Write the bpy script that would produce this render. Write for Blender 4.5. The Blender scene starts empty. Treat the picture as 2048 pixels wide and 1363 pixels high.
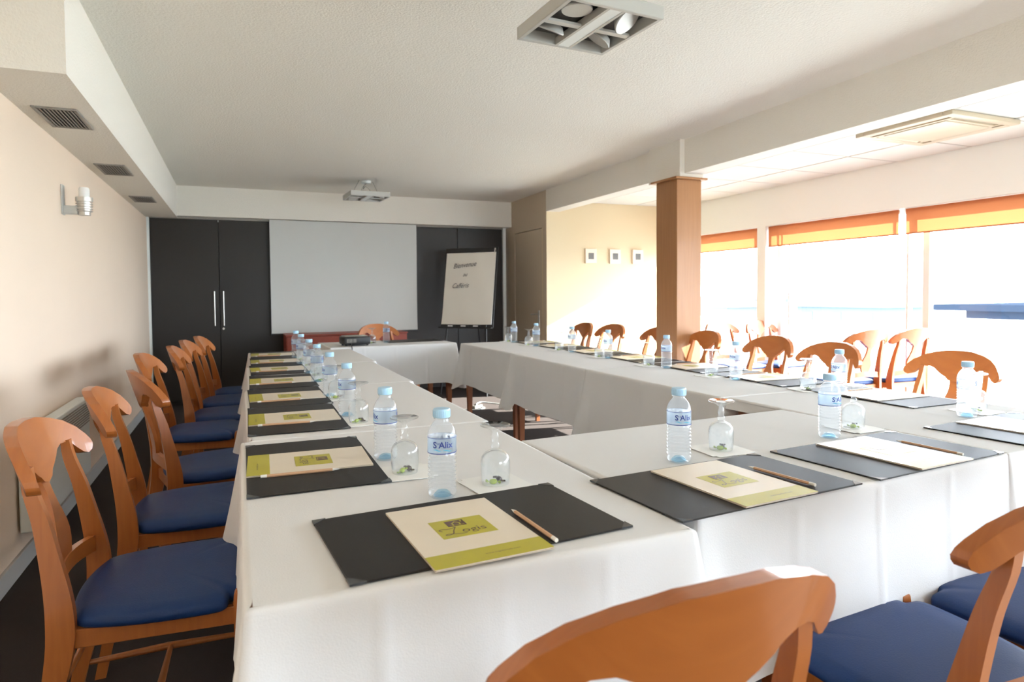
import bpy, bmesh, math, random
from mathutils import Vector, Matrix, noise
random.seed(7)
sc = bpy.context.scene
C = sc.collection
PI = math.pi

# ---------------- camera ----------------
cam = bpy.data.objects.new('camera', bpy.data.cameras.new('camera'))
C.objects.link(cam); sc.camera = cam
yaw, pitch, roll = map(math.radians, (22.84, 2.03, 0.44))
f_ = Vector((math.sin(yaw)*math.cos(pitch), math.cos(yaw)*math.cos(pitch), -math.sin(pitch)))
r_ = Vector((math.cos(yaw), -math.sin(yaw), 0)); d_ = f_.cross(r_)
r2 = math.cos(roll)*r_ + math.sin(roll)*d_; d2 = -math.sin(roll)*r_ + math.cos(roll)*d_
M = Matrix((r2, -d2, -f_)).transposed().to_4x4(); M.translation = (0, 0, 1.18)
cam.matrix_world = M
cam.data.sensor_width = 36; cam.data.lens = 1300/2048*36; cam.data.shift_y = -48/2048
cam.data.clip_start = 0.02; cam.data.clip_end = 2000
cam.data.dof.use_dof = True; cam.data.dof.focus_distance = 1.9; cam.data.dof.aperture_fstop = 5.6

# ---------------- light ----------------
sc.view_settings.view_transform = 'Standard'; sc.view_settings.look = 'None'
sc.view_settings.gamma = 1; sc.view_settings.use_curve_mapping = False
sc.view_settings.exposure = 1.84
w = bpy.data.worlds.new('sky'); sc.world = w; w.use_nodes = True
bg = w.node_tree.nodes['Background']; bg.inputs[0].default_value = (0.80, 0.885, 1.0, 1); bg.inputs[1].default_value = 7.0
sun = bpy.data.objects.new('sun', bpy.data.lights.new('sun', 'SUN')); C.objects.link(sun)
sun.data.energy = 20; sun.data.angle = math.radians(0.6); sun.data.color = (1, .95, .88)
sun.rotation_euler = Vector((-1, .19, -.468)).to_track_quat('-Z', 'Y').to_euler()
def portal(loc, rot, sx, sy):
    l = bpy.data.lights.new('window_portal', 'AREA'); l.shape = 'RECTANGLE'; l.size = sx; l.size_y = sy
    l.cycles.is_portal = True
    o = bpy.data.objects.new('window_portal', l); C.objects.link(o); o.location = loc; o.rotation_euler = rot
portal((5.4, 1.93, .95), (0, PI/2, 0), 1.95, 9.9)
portal((2.3, -3.2, 1.4), (-PI/2, 0, 0), 1.9, 1.35)
cy = sc.cycles
cy.max_bounces = 14; cy.diffuse_bounces = 7; cy.glossy_bounces = 4; cy.transmission_bounces = 8; cy.transparent_max_bounces = 24
cy.sample_clamp_indirect = 12; cy.use_denoising = True
cy.caustics_reflective = False; cy.caustics_refractive = False

# ---------------- materials ----------------
def mat(name, col, rough=.6, metal=0, bump=0, bscale=200, var=0, vscale=8, vcol=None, coat=0, spec=.5, sheen=0):
    m = bpy.data.materials.new(name); m.use_nodes = True; nt = m.node_tree; p = nt.nodes['Principled BSDF']
    p.inputs['Base Color'].default_value = (*col, 1); p.inputs['Roughness'].default_value = rough
    p.inputs['Metallic'].default_value = metal; p.inputs['Coat Weight'].default_value = coat
    p.inputs['Specular IOR Level'].default_value = spec; p.inputs['Sheen Weight'].default_value = sheen
    tc = nt.nodes.new('ShaderNodeTexCoord')
    if var:
        n = nt.nodes.new('ShaderNodeTexNoise'); n.inputs['Scale'].default_value = vscale; n.inputs['Detail'].default_value = 5
        nt.links.new(tc.outputs['Object'], n.inputs['Vector'])
        mx = nt.nodes.new('ShaderNodeMix'); mx.data_type = 'RGBA'
        c2 = vcol or tuple(c*(1-var) for c in col)
        mx.inputs['A'].default_value = (*col, 1); mx.inputs['B'].default_value = (*c2, 1)
        nt.links.new(n.outputs['Fac'], mx.inputs['Factor']); nt.links.new(mx.outputs['Result'], p.inputs['Base Color'])
    if bump:
        n = nt.nodes.new('ShaderNodeTexNoise'); n.inputs['Scale'].default_value = bscale; n.inputs['Detail'].default_value = 3
        nt.links.new(tc.outputs['Object'], n.inputs['Vector'])
        b = nt.nodes.new('ShaderNodeBump'); b.inputs['Strength'].default_value = bump; b.inputs['Distance'].default_value = .01
        nt.links.new(n.outputs['Fac'], b.inputs['Height']); nt.links.new(b.outputs['Normal'], p.inputs['Normal'])
    return m
def wood(name, c1, c2, rough=.35, sc_=(30, 2.2, 2.2), coat=.3):
    m = mat(name, c1, rough, coat=coat); nt = m.node_tree; p = nt.nodes['Principled BSDF']
    tc = [n for n in nt.nodes if n.type == 'TEX_COORD'][0]
    mp = nt.nodes.new('ShaderNodeMapping'); mp.inputs['Scale'].default_value = sc_
    n = nt.nodes.new('ShaderNodeTexNoise'); n.inputs['Scale'].default_value = 3; n.inputs['Detail'].default_value = 6; n.inputs['Distortion'].default_value = .6
    mx = nt.nodes.new('ShaderNodeMix'); mx.data_type = 'RGBA'
    mx.inputs['A'].default_value = (*c1, 1); mx.inputs['B'].default_value = (*c2, 1)
    nt.links.new(tc.outputs['Object'], mp.inputs['Vector']); nt.links.new(mp.outputs['Vector'], n.inputs['Vector'])
    nt.links.new(n.outputs['Fac'], mx.inputs['Factor']); nt.links.new(mx.outputs['Result'], p.inputs['Base Color'])
    return m
def clear(name, tint, refl=.12, refr=.0, ior=1.33, rough=.02, diff=0):
    """thin clear plastic or glass: mostly see-through, fresnel mirror on top"""
    m = bpy.data.materials.new(name); m.use_nodes = True; nt = m.node_tree; nt.nodes.clear()
    out = nt.nodes.new('ShaderNodeOutputMaterial')
    tr = nt.nodes.new('ShaderNodeBsdfTransparent'); tr.inputs[0].default_value = (*tint, 1)
    gl = nt.nodes.new('ShaderNodeBsdfGlossy'); gl.inputs['Roughness'].default_value = rough
    base = tr.outputs[0]
    if refr:
        rf = nt.nodes.new('ShaderNodeBsdfRefraction'); rf.inputs['IOR'].default_value = ior; rf.inputs[0].default_value = (*tint, 1); rf.inputs['Roughness'].default_value = .02
        m1 = nt.nodes.new('ShaderNodeMixShader'); m1.inputs[0].default_value = refr
        nt.links.new(base, m1.inputs[1]); nt.links.new(rf.outputs[0], m1.inputs[2]); base = m1.outputs[0]
    if diff:
        df = nt.nodes.new('ShaderNodeBsdfTranslucent'); df.inputs[0].default_value = (.86, .93, 1, 1)
        m3 = nt.nodes.new('ShaderNodeMixShader'); m3.inputs[0].default_value = diff
        nt.links.new(base, m3.inputs[1]); nt.links.new(df.outputs[0], m3.inputs[2]); base = m3.outputs[0]
    lw = nt.nodes.new('ShaderNodeLayerWeight'); lw.inputs[0].default_value = .5
    pw = nt.nodes.new('ShaderNodeMath'); pw.operation = 'POWER'; pw.inputs[1].default_value = 4
    ma = nt.nodes.new('ShaderNodeMath'); ma.operation = 'MULTIPLY_ADD'; ma.inputs[1].default_value = refl*4; ma.inputs[2].default_value = .03
    nt.links.new(lw.outputs['Facing'], pw.inputs[0]); nt.links.new(pw.outputs[0], ma.inputs[0])
    m2 = nt.nodes.new('ShaderNodeMixShader')
    nt.links.new(ma.outputs[0], m2.inputs[0]); nt.links.new(base, m2.inputs[1]); nt.links.new(gl.outputs[0], m2.inputs[2])
    nt.links.new(m2.outputs[0], out.inputs[0])
    return m
def fabric_trans(name, col, tcol, fac):
    m = bpy.data.materials.new(name); m.use_nodes = True; nt = m.node_tree; nt.nodes.clear()
    out = nt.nodes.new('ShaderNodeOutputMaterial'); d = nt.nodes.new('ShaderNodeBsdfDiffuse'); t = nt.nodes.new('ShaderNodeBsdfTranslucent')
    d.inputs[0].default_value = (*col, 1); t.inputs[0].default_value = (*tcol, 1)
    mx = nt.nodes.new('ShaderNodeMixShader'); mx.inputs[0].default_value = fac
    tc = nt.nodes.new('ShaderNodeTexCoord'); wv = nt.nodes.new('ShaderNodeTexNoise'); wv.inputs['Scale'].default_value = 350
    b = nt.nodes.new('ShaderNodeBump'); b.inputs['Strength'].default_value = .15; b.inputs['Distance'].default_value = .003
    nt.links.new(tc.outputs['Object'], wv.inputs['Vector']); nt.links.new(wv.outputs['Fac'], b.inputs['Height']); nt.links.new(b.outputs['Normal'], d.inputs['Normal'])
    nt.links.new(d.outputs[0], mx.inputs[1]); nt.links.new(t.outputs[0], mx.inputs[2]); nt.links.new(mx.outputs[0], out.inputs[0])
    return m
m_ceil = mat('ceiling_plaster', (.83, .81, .74), .9, bump=.35, bscale=90)
m_soffit = mat('soffit_plaster', (.79, .76, .69), .9, bump=.3, bscale=110)
m_left = mat('peach_wallpaper', (.86, .70, .555), .75, var=.06, vscale=2, bump=.06, bscale=60)
m_cream = mat('cream_wallpaper', (.68, .57, .38), .8, bump=.05, bscale=60)
m_beige = mat('beige_paint', (.56, .46, .34), .6)
m_white = mat('white_paint', (.78, .82, .80), .5)
m_tile = mat('acoustic_tile', (.68, .68, .655), .85, bump=.15, bscale=300)
m_carpet = mat('dark_red_carpet', (.058, .048, .045), .95, bump=.12, bscale=500, var=.35, vscale=300, spec=.1)
m_dark = mat('anthracite_laminate', (.023, .020, .018), .45, var=.1, vscale=3, spec=.4)
m_base = mat('grey_baseboard', (.50, .50, .49), .6)
m_chair = wood('cherry_wood', (.44, .145, .032), (.31, .088, .018))
m_pillar = wood('oak_veneer', (.40, .19, .07), (.28, .12, .04), .5, (14, 14, .8), .05)
m_legw = wood('red_brown_wood', (.30, .10, .03), (.22, .065, .02), .4, (14, 14, 1))
m_seat = mat('blue_vinyl', (.007, .034, .135), .45, bump=.08, bscale=260, spec=.3)
m_cloth = fabric_trans('white_tablecloth', (.80, .80, .80), (.8, .8, .8), .12)
m_pad = mat('black_leather_pad', (.019, .017, .016), .5, bump=.12, bscale=700, spec=.22)
m_padc = mat('pad_corner_plastic', (.05, .055, .06), .15)
m_card = mat('cream_card', (.78, .69, .56), .38, var=.08, vscale=14, coat=.06, spec=.35)
m_green = mat('lime_print', (.47, .42, .028), .38, var=.06, vscale=18, coat=.08, spec=.35)
m_brown = mat('brown_print', (.10, .045, .03), .35)
m_pencil = wood('pencil_wood', (.62, .38, .22), (.52, .30, .17), .5, (2, 20, 20), 0)
m_pwhite = mat('pencil_white', (.8, .78, .72), .4)
m_bottle = clear('clear_bottle_plastic', (.975, .99, 1.0), .20, .12, 1.04, .05, .13)
m_cap = mat('pale_blue_cap', (.42, .66, .86), .35)
m_label = clear('blue_label_film', (.78, .88, .98), .12, 0, 1.3, .2, .5)
m_foot = clear('blue_bottle_foot', (.70, .89, .98), .1, 0, 1.2, .1, .12)
m_ink = mat('navy_ink', (.02, .04, .22), .5)
m_cyan = mat('cyan_ink', (.08, .45, .62), .5)
m_glass = clear('drinking_glass', (.985, .99, .985), .28, 0, 1.2, .03, .08)
m_pane = clear('window_pane', (.97, .985, .98), .12)
m_paper = mat('napkin_paper', (.84, .84, .82), .8)
m_cgreen = mat('green_wrapper', (.38, .50, .03), .3, var=.3, vscale=60)
m_cbrown = mat('brown_wrapper', (.06, .025, .02), .3, var=.3, vscale=60)
m_blind = fabric_trans('orange_blind', (.75, .26, .12), (.15, .060, .024), .5)
m_alu = mat('white_aluminium', (.80, .81, .80), .4, metal=.0)
m_screen = mat('screen_fabric', (.60, .61, .59), .8)
m_black = mat('black_plastic', (.012, .012, .013), .4, bump=.1, bscale=300)
m_greyp = mat('grey_plastic', (.32, .31, .28), .45)
m_silver = mat('brushed_metal', (.62, .60, .56), .35, metal=.9)
m_lamp = mat('grey_lamp_metal', (.50, .50, .47), .45, metal=.15)
m_lampin = mat('dark_lamp_inside', (.07, .07, .065), .5)
m_mirror = mat('reflector_mirror', (.85, .86, .88), .08, metal=1)
m_red = mat('brick_red_laminate', (.26, .045, .025), .5)
m_vent = mat('vent_grey', (.30, .28, .25), .6)
m_chart = mat('flip_paper', (.72, .68, .60), .7, bump=.05, bscale=9)
m_mark = mat('marker_ink', (.07, .06, .07), .6)
m_pict = mat('grey_picture', (.17, .17, .16), .5, var=.5, vscale=90)
m_pframe = mat('pale_frame', (.78, .68, .54), .5)
m_ac = mat('cream_plastic', (.50, .43, .31), .4)
m_frost = mat('frosted_glass', (.88, .88, .86), .4)
m_terr = mat('pale_terrace_stone', (.27, .27, .26), .8, var=.1, vscale=5)
m_far = mat('hazy_render', (.085, .10, .11), 1, spec=0)
m_roofb = mat('slate_blue_roof', (.013, .018, .028), 1, spec=0)
m_bwall = mat('white_render', (.78, .76, .72), .8)
m_sea = mat('hazy_sea_water', (.42, .48, .52), .25)  # lighter than bare water, the haze is put into the colour

# ---------------- mesh helpers ----------------
def bm_new(): return bmesh.new()
def xf(vs, mtx):
    for v in vs: v.co = mtx @ v.co
def box(bm, x0, x1, y0, y1, z0, z1, bev=0, mtx=None, seg=2):
    r = bmesh.ops.create_cube(bm, size=1)
    vs = r['verts']
    for v in vs:
        v.co = Vector(((x0+x1)/2+v.co.x*(x1-x0), (y0+y1)/2+v.co.y*(y1-y0), (z0+z1)/2+v.co.z*(z1-z0)))
    if bev:
        es = list({e for v in vs for e in v.link_edges})
        r = bmesh.ops.bevel(bm, geom=es, offset=bev, segments=seg, affect='EDGES', profile=.5)
        vs = list({v for f in r['faces'] for v in f.verts} | {v for v in vs if v.is_valid})
    if mtx: xf(vs, mtx)
    return bm
def bx(*a, **k): return box(bm_new(), *a, **k)
def lathe(bm, prof, n=24, ctr=(0, 0), mtx=None, cap=True):
    rings = []
    for r, z in prof:
        rings.append([bm.verts.new((ctr[0]+r*math.cos(2*PI*i/n), ctr[1]+r*math.sin(2*PI*i/n), z)) for i in range(n)])
    for a, b in zip(rings, rings[1:]):
        for i in range(n): bm.faces.new((a[i], a[(i+1) % n], b[(i+1) % n], b[i]))
    if cap:
        if prof[0][0] > 1e-6: bm.faces.new(rings[0][::-1])
        if prof[-1][0] > 1e-6: bm.faces.new(rings[-1])
    if mtx: xf([v for r in rings for v in r], mtx)
    return bm
def tube(bm, pts, r, n=8, radii=None):
    pts = [Vector(p) for p in pts]; rings = []
    up = Vector((0, 0, 1))
    for i, p in enumerate(pts):
        t = (pts[min(i+1, len(pts)-1)]-pts[max(i-1, 0)]).normalized()
        u = up if abs(t.dot(up)) < .95 else Vector((1, 0, 0))
        a = t.cross(u).normalized(); b = t.cross(a)
        rr = radii[i] if radii else r
        rings.append([bm.verts.new(p+a*rr*math.cos(2*PI*k/n)+b*rr*math.sin(2*PI*k/n)) for k in range(n)])
    for A, B in zip(rings, rings[1:]):
        for k in range(n): bm.faces.new((A[k], A[(k+1) % n], B[(k+1) % n], B[k]))
    bm.faces.new(rings[0][::-1]); bm.faces.new(rings[-1])
    return bm
def smoothpts(p, n=4):
    """Catmull-Rom resample"""
    p = [Vector(q) for q in p]; out = []
    for i in range(len(p)-1):
        a, b, c, d = p[max(i-1, 0)], p[i], p[i+1], p[min(i+2, len(p)-1)]
        for k in range(n):
            t = k/n
            out.append(.5*((2*b)+(-a+c)*t+(2*a-5*b+4*c-d)*t*t+(-a+3*b-3*c+d)*t**3))
    out.append(p[-1]); return out
def obj(name, bm, m, parent=None, smooth=None, loc=None):
    bmesh.ops.recalc_face_normals(bm, faces=bm.faces)
    me = bpy.data.meshes.new(name); bm.to_mesh(me); bm.free(); me.materials.append(m)
    if smooth is not None:
        for p in me.polygons: p.use_smooth = True
        if smooth < 180: me.set_sharp_from_angle(angle=math.radians(smooth))
    o = bpy.data.objects.new(name, me); C.objects.link(o)
    if parent: o.parent = parent
    if loc: o.location = loc
    return o
def tag(o, label=None, cat=None, group=None, kind=None):
    if label: o['label'] = label
    if cat: o['category'] = cat
    if group: o['group'] = group
    if kind: o['kind'] = kind
    return o
def thing(name, label, cat, loc=(0, 0, 0), rz=0, group=None):
    o = bpy.data.objects.new(name, None); C.objects.link(o); o.empty_display_size = .1
    o.location = loc; o.rotation_euler = (0, 0, rz)
    return tag(o, label, cat, group)
kids = {}
def dup(root, loc, rz, label, group=None):
    if not kids:
        for o in bpy.data.objects:
            if o.parent: kids.setdefault(o.parent.name, []).append(o)
    def cp(o, par):
        c = o.copy(); C.objects.link(c)
        if par: c.parent = par
        for ch in kids.get(o.name, []): cp(ch, c)
        return c
    r = cp(root, None); r.location = loc; r.rotation_euler = (0, 0, rz); r['label'] = label
    if group: r['group'] = group
    return r
def struct(name, bm, m, parent=None, smooth=None):
    o = obj(name, bm, m, parent, smooth)
    if not parent: o['kind'] = 'structure'
    return o
def text(name, s, size, m, parent, mtx, shear=0, ext=.0, bend=None, flat_to=None, sx=1, offset=0):
    cu = bpy.data.curves.new(name, 'FONT'); cu.body = s; cu.size = size; cu.align_x = 'CENTER'; cu.align_y = 'CENTER'
    cu.shear = shear; cu.extrude = ext; cu.resolution_u = 3; cu.offset = offset
    t = bpy.data.objects.new(name, cu); C.objects.link(t)
    dg = bpy.context.evaluated_depsgraph_get(); me = bpy.data.meshes.new_from_object(t.evaluated_get(dg))
    bpy.data.objects.remove(t); me.materials.clear(); me.materials.append(m)
    for v in me.vertices:
        c = Vector((v.co.x*sx, v.co.y, v.co.z))
        v.co = bend(c) if bend else mtx @ c
    o = bpy.data.objects.new(name, me); C.objects.link(o)
    if parent: o.parent = parent
    return o
def T(x, y, z): return Matrix.Translation((x, y, z))
def Rz(a): return Matrix.Rotation(a, 4, 'Z')
def Rx(a): return Matrix.Rotation(a, 4, 'X')
def Ry(a): return Matrix.Rotation(a, 4, 'Y')

# ---------------- the room ----------------
XL, XB, XW, YN, YB = -.89, 3.33, 5.14, -3.0, 8.0
def cz(y): return 2.446-.0086*y        # the plaster ceiling dips slightly away from the camera
struct('floor', bx(XL-.2, XW+.2, YN-.2, YB+.6, -.12, 0), m_carpet)
bm = bm_new()
vs = [bm.verts.new(p) for p in [(XL-.2, YN-.2, cz(YN-.2)), (XB+.1, YN-.2, cz(YN-.2)), (XB+.1, YB+.3, cz(YB+.3)), (XL-.2, YB+.3, cz(YB+.3))]]
vt = [bm.verts.new(v.co+Vector((0, 0, .15))) for v in vs]
bm.faces.new(vs); bm.faces.new(vt)
for i in range(4): bm.faces.new((vs[i], vs[(i+1) % 4], vt[(i+1) % 4], vt[i]))
struct('ceiling', bm, m_ceil)
struct('wall_left', bx(XL-.2, XL, YN-.2, YB+.3, 0, 2.6), m_left)
b = bx(XL, XL+.014, YN, YB-.02, 0, .085, .003); struct('baseboard_left', b, m_base)
# back wall behind the closet, bulkhead over it
struct('wall_back', bx(XL-.2, XB+.3, YB+.45, YB+.6, 0, 2.6), m_dark)
struct('trim_1', bx(XL, XB, 7.90, 8.5, 2.053, cz(7.9)+.02), m_soffit)
bpy.data.objects['trim_1']['label'] = 'plaster bulkhead above the dark closet wall'
struct('trim_2', bx(XL+.001, XL+.026, 7.97, 8.04, 0, 2.05), m_white)
struct('trim_3', bx(3.232, 3.272, 7.96, 8.04, 0, 2.05), m_white)
# left soffit
struct('trim_4', bx(XL, -.585, 2.97, 7.90, 2.03, cz(3)+.05), m_soffit)
bpy.data.objects['trim_4']['label'] = 'boxed plaster soffit along the left wall'
# door wall (far right corner) with a flush door
def quadwall(y0, y1, z0, z1): return (XB, XB+.12, y0, y1, z0, z1)
bm = bm_new()
box(bm, XB, XB+.12, 6.861, 6.955, 0, 2.5); box(bm, XB, XB+.12, 7.80, 8.6, 0, 2.5); box(bm, XB, XB+.12, 6.955, 7.80, 1.96, 2.5); box(bm, XB+.05, XB+.12, 6.955, 7.80, 0, 1.96)  # last box: unseen backing added to stop light leaking round the door
struct('wall_door_side', bm, m_beige)
dr = struct('door_1', bx(XB+.006, XB+.045, 6.963, 7.792, 0.006, 1.952, .003), m_beige)
h = bm_new(); box(h, XB-.004, XB+.006, 7.055, 7.095, .70, .98, .002)
tube(h, [(XB, 7.075, .935), (XB-.045, 7.075, .935), (XB-.05, 7.09, .935), (XB-.05, 7.19, .93)], .009)
lathe(h, [(.008, 0), (.008, .008)], 12, mtx=T(XB-.004, 7.075, .80) @ Ry(-PI/2))
obj('door_handle', h, m_silver, dr, 40)
for z in (.98, 1.80):
    h = bm_new(); lathe(h, [(.008, 0), (.008, .08)], 10, (XB-.004, 7.796)); obj('hinge', h, m_silver, dr, 40)
# cream wall at the end of the window bay
struct('wall_bay', bx(XB+.002, XW+.3, 6.856, 6.98, 0, 2.5), m_cream)
# beam
struct('trim_5', bx(XB, XB+.17, YN, 6.861, 2.138, 2.5), m_soffit)
bpy.data.objects['trim_5']['label'] = 'long plaster beam between the room and the window bay'
struct('trim_6', bx(3.285, 3.52, 4.31, 4.74, 2.106, 2.48, .004), m_soffit)
bpy.data.objects['trim_6']['label'] = 'plaster block joining the beam to the wooden pillar'
# window wall: header, lintel, pier, end walls
bm = bm_new()
box(bm, XW, XW+.26, YN, 6.861, 1.872, 2.5)
box(bm, XW, XW+.26, 5.30, 5.42, 0, 1.872); box(bm, XW, XW+.26, YN, -2.6, 0, 1.872)
struct('wall_right', bm, m_white)
bm = bm_new()
box(bm, XL, 1.4, YN-.15, YN, 0, 2.5); box(bm, 3.2, XW+.26, YN-.15, YN, 0, 2.5); box(bm, 1.4, 3.2, YN-.15, YN, 2.05, 2.5); box(bm, 1.4, 3.2, YN-.15, YN, 0, .75)
struct('wall_behind', bm, m_cream)
# suspended tile ceiling over the bay: each tile is a part
tc = tag(thing('ceiling_bay', None, None), kind='structure')
ys = [6.81-.6*k for k in range(17)]; xs = [3.35, 3.95, 4.55, 5.14]
acx, acy = 1, None
for i in range(3):
    for k in range(len(ys)-1):
        y1, y0 = min(ys[k]+(.05 if k == 0 else 0), 6.86), ys[k+1]
        if i == 1 and abs((y0+y1)/2-2.91) < .25: continue
        obj('ceiling_tile', bx(xs[i]+.010, xs[i+1]-.010, y0+.010, y1-.010, 2.262, 2.28, .002, seg=1), m_tile, tc)
bm = bm_new()
for x in xs[1:3]: box(bm, x-.011, x+.011, YN, 6.86, 2.268, 2.30)
for y in ys: box(bm, 3.35, 5.14, y-.011, y+.011, 2.266, 2.30)
obj('ceiling_grid', bm, m_greyp, tc)
obj('ceiling_backing', bx(3.35, 5.14, YN, 6.86, 2.30, 2.34), m_white, tc)
# windows: aluminium frames and panes
def window(n, y0, y1, stiles, x=XW+.16):
    wn = tag(thing('window_%d' % n, None, None, (0, 0, 0)), kind='structure')
    bm = bm_new()
    box(bm, x, x+.05, y0, y1, 0, .06); box(bm, x, x+.05, y0, y1, 1.845, 1.872)
    obj('frame_rail', bm, m_alu, wn)
    for s, wd in stiles: obj('stile', bx(x-.005, x+.05, s-wd/2, s+wd/2, .0, 1.872, .003, seg=1), m_alu, wn)
    obj('pane', bx(x+.022, x+.027, y0+.01, y1-.01, .06, 1.846), m_pane, wn)
window(1, 5.42, 6.861, [(5.44, .04), (6.84, .04)])
window(2, 3.66, 5.30, [(5.26, .06), (5.13, .02), (5.075, .012), (3.83, .022), (3.665, .06)])
window(3, 1.95, 3.66, [(1.98, .06), (2.1, .02)])
window(4, .25, 1.95, [(.28, .06), (1.8, .02)])
window(5, -2.6, .25, [(-2.57, .06), (-1.2, .06), (.1, .02)])
wn = tag(thing('window_6', None, None), kind='structure')
for x in (1.42, 2.3, 3.18): obj('stile', bx(x-.02, x+.02, YN-.1, YN-.05, .75, 2.05), m_alu, wn)
obj('pane', bx(1.4, 3.2, YN-.08, YN-.075, .75, 2.05), m_pane, wn)
# ---------------- pillar ----------------
p = thing('wooden_pillar', 'square oak-veneered pillar carrying the beam, beside the windows', 'pillar', (3.37, 4.44, 0))
obj('shaft', bx(-.12, .12, -.14, .14, 0, 2.088, .004), m_pillar, p)
obj('cap_plate', bx(-.155, .155, -.175, .175, 2.088, 2.104, .002), m_pillar, p)
# ---------------- closet ----------------
cl = thing('wall_closet', 'built-in closet of flat anthracite doors behind the screen and flip chart', 'closet', (0, 0, 0))
seams = [-.864, -.187, .513, 1.213, 1.913, 2.613, 3.232]
for a, b_ in zip(seams, seams[1:]): 
    d = obj('closet_door', bx(a+.003, b_-.003, 7.985, 8.01, .03, 2.028, .002, seg=1), m_dark, cl)
    if a < -.5:
        h = bm_new(); tube(h, [(-.24, 7.985, .875), (-.24, 7.95, .875)], .005); tube(h, [(-.24, 7.985, 1.21), (-.24, 7.95, 1.21)], .005); tube(h, [(-.24, 7.95, .85), (-.24, 7.95, 1.235)], .0065)
        obj('handle', h, m_silver, d, 40)
    elif a < 0:
        h = bm_new(); tube(h, [(-.148, 7.985, .875), (-.148, 7.95, .875)], .005); tube(h, [(-.148, 7.985, 1.21), (-.148, 7.95, 1.21)], .005); tube(h, [(-.148, 7.95, .85), (-.148, 7.95, 1.235)], .0065)
        obj('handle', h, m_silver, d, 40)
        h = bm_new(); lathe(h, [(.012, 0), (.012, .006)], 14, mtx=T(-.155, 7.985, .815) @ Rx(PI/2)); obj('lock', h, m_silver, d, 40)
obj('plinth', bx(-.864, 3.232, 8.0, 8.03, 0, .03), m_dark, cl)
obj('top_track', bx(-.864, 3.232, 7.975, 8.03, 2.03, 2.052), m_vent, cl)
# ---------------- projection screen ----------------
ps = thing('projection_screen', 'white pull-down projection screen hanging in front of the closet', 'screen', (1.204, 7.935, 0))
bm = bm_new()
nx, nz = 30, 14
g = [[bm.verts.new((-.856+1.712*i/nx, .006*math.sin(i*.55)*(1-j/nz)*.6+.004*math.sin(i*.2+j*.4), .745+(2.045-.745)*j/nz)) for j in range(nz+1)] for i in range(nx+1)]
for i in range(nx):
    for j in range(nz): bm.faces.new((g[i][j], g[i+1][j], g[i+1][j+1], g[i][j+1]))
obj('fabric', bm, m_screen, ps, 180)
obj('bottom_bar', bx(-.862, .862, -.012, .012, .725, .745, .004), m_black, ps)
bm = bm_new()
for s in (-1, 1): box(bm, s*.859-.004, s*.859+.004, -.002, .004, .745, 2.045)
obj('black_border', bm, m_black, ps)
# ---------------- red cabinet ----------------
rc = thing('low_cabinet', 'low brick-red cabinet under the projection screen', 'cabinet', (1.14, 7.64, 0))
obj('carcass', bx(-.67, .67, -.18, .2, .04, .735, .003), m_red, rc)
for s in (-1, 1): obj('door', bx(min(s*.003, s*.66), max(s*.003, s*.66), -.2, -.181, .05, .725, .002), m_red, rc)
obj('cabinet_top', bx(-.675, .675, -.205, .205, .735, .752, .003), m_red, rc)
obj('plinth', bx(-.65, .65, -.17, .19, 0, .04), m_black, rc)

# ---------------- vents ----------------
for (y0, y1), lb in zip([(3.50, 3.88), (4.86, 5.25), (6.31, 6.67)], ['slatted grey air vent in the left soffit nearest the camera', 'middle slatted air vent of the left soffit, above the wall lamp', 'slatted air vent in the left soffit nearest the dark closet']):
    v = thing('air_vent', lb, 'vent', (-.742, (y0+y1)/2, 2.03), 0, 'air vents in the left soffit')
    L = (y1-y0)/2
    bm = bm_new()
    for a in ((-.088, -.07, -L, L), (.07, .088, -L, L), (-.07, .07, -L, -L+.02), (-.07, .07, L-.02, L)): box(bm, *a, -.008, .0, .002, seg=1)
    obj('frame', bm, m_vent, v)
    obj('backing', bx(-.07, .07, -L+.02, L-.02, -.002, 0), m_lampin, v)
    for k in range(9):
        x = -.06+k*.015
        obj('slat', box(bm_new(), -.006, .006, -L+.02, L-.02, -.0008, .0008, mtx=T(x, 0, -.005) @ Ry(.5)), m_vent, v)
# ---------------- wall lamp ----------------
wl = thing('wall_lamp', 'ribbed metal wall lamp with frosted glass tube on the left wall', 'lamp', (XL, 4.32, 1.64))
obj('wall_plate', bx(0, .008, -.03, .03, .0, .165, .003), m_lamp, wl)
obj('arm', bx(.006, .075, -.02, .02, .004, .05, .003), m_lamp, wl)
pr = [(.024, -.002), (.03, 0), (.03, .018), (.042, .022)]
for k in range(4): pr += [(.042, .024+k*.014), (.034, .026+k*.014), (.034, .032+k*.014), (.042, .034+k*.014)]
pr += [(.042, .10), (.036, .10), (.036, .06), (0, .06)]
obj('cup', lathe(bm_new(), pr, 28, (.105, 0)), m_silver, wl, 35)
obj('glass_tube', lathe(bm_new(), [(.027, .06), (.027, .145), (.022, .155), (0, .158)], 24, (.105, 0)), m_frost, wl, 40)
# ---------------- radiator ----------------
rd = thing('wall_radiator', 'flat white electric radiator low on the left wall', 'radiator', (XL, 3.9, 0))
obj('body', bx(.01, .075, -.55, .55, .17, .60, .006), m_white, rd)
obj('bracket', bx(0, .012, -.4, .4, .25, .5), m_greyp, rd)
for k in range(9): obj('fin', bx(.074, .079, -.53, .53, .46+k*.014, .467+k*.014, .001, seg=1), m_vent, rd)
# ---------------- picture frames ----------------
for x, lb in zip((3.915, 4.253, 4.58), ['small pale square picture on the cream wall, nearest the door', 'middle one of three small square pictures on the cream wall', 'small pale square picture on the cream wall, nearest the pillar']):
    pf = thing('picture_frame', lb, 'picture', (x, 6.861, 1.627), 0, 'square pictures on the cream wall')
    obj('frame', bx(-.077, .077, -.028, 0, -.088, .088, .004), m_pframe, pf)
    obj('picture', bx(-.037, .037, -.030, -.0285, -.038, .038), m_pict, pf)
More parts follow.
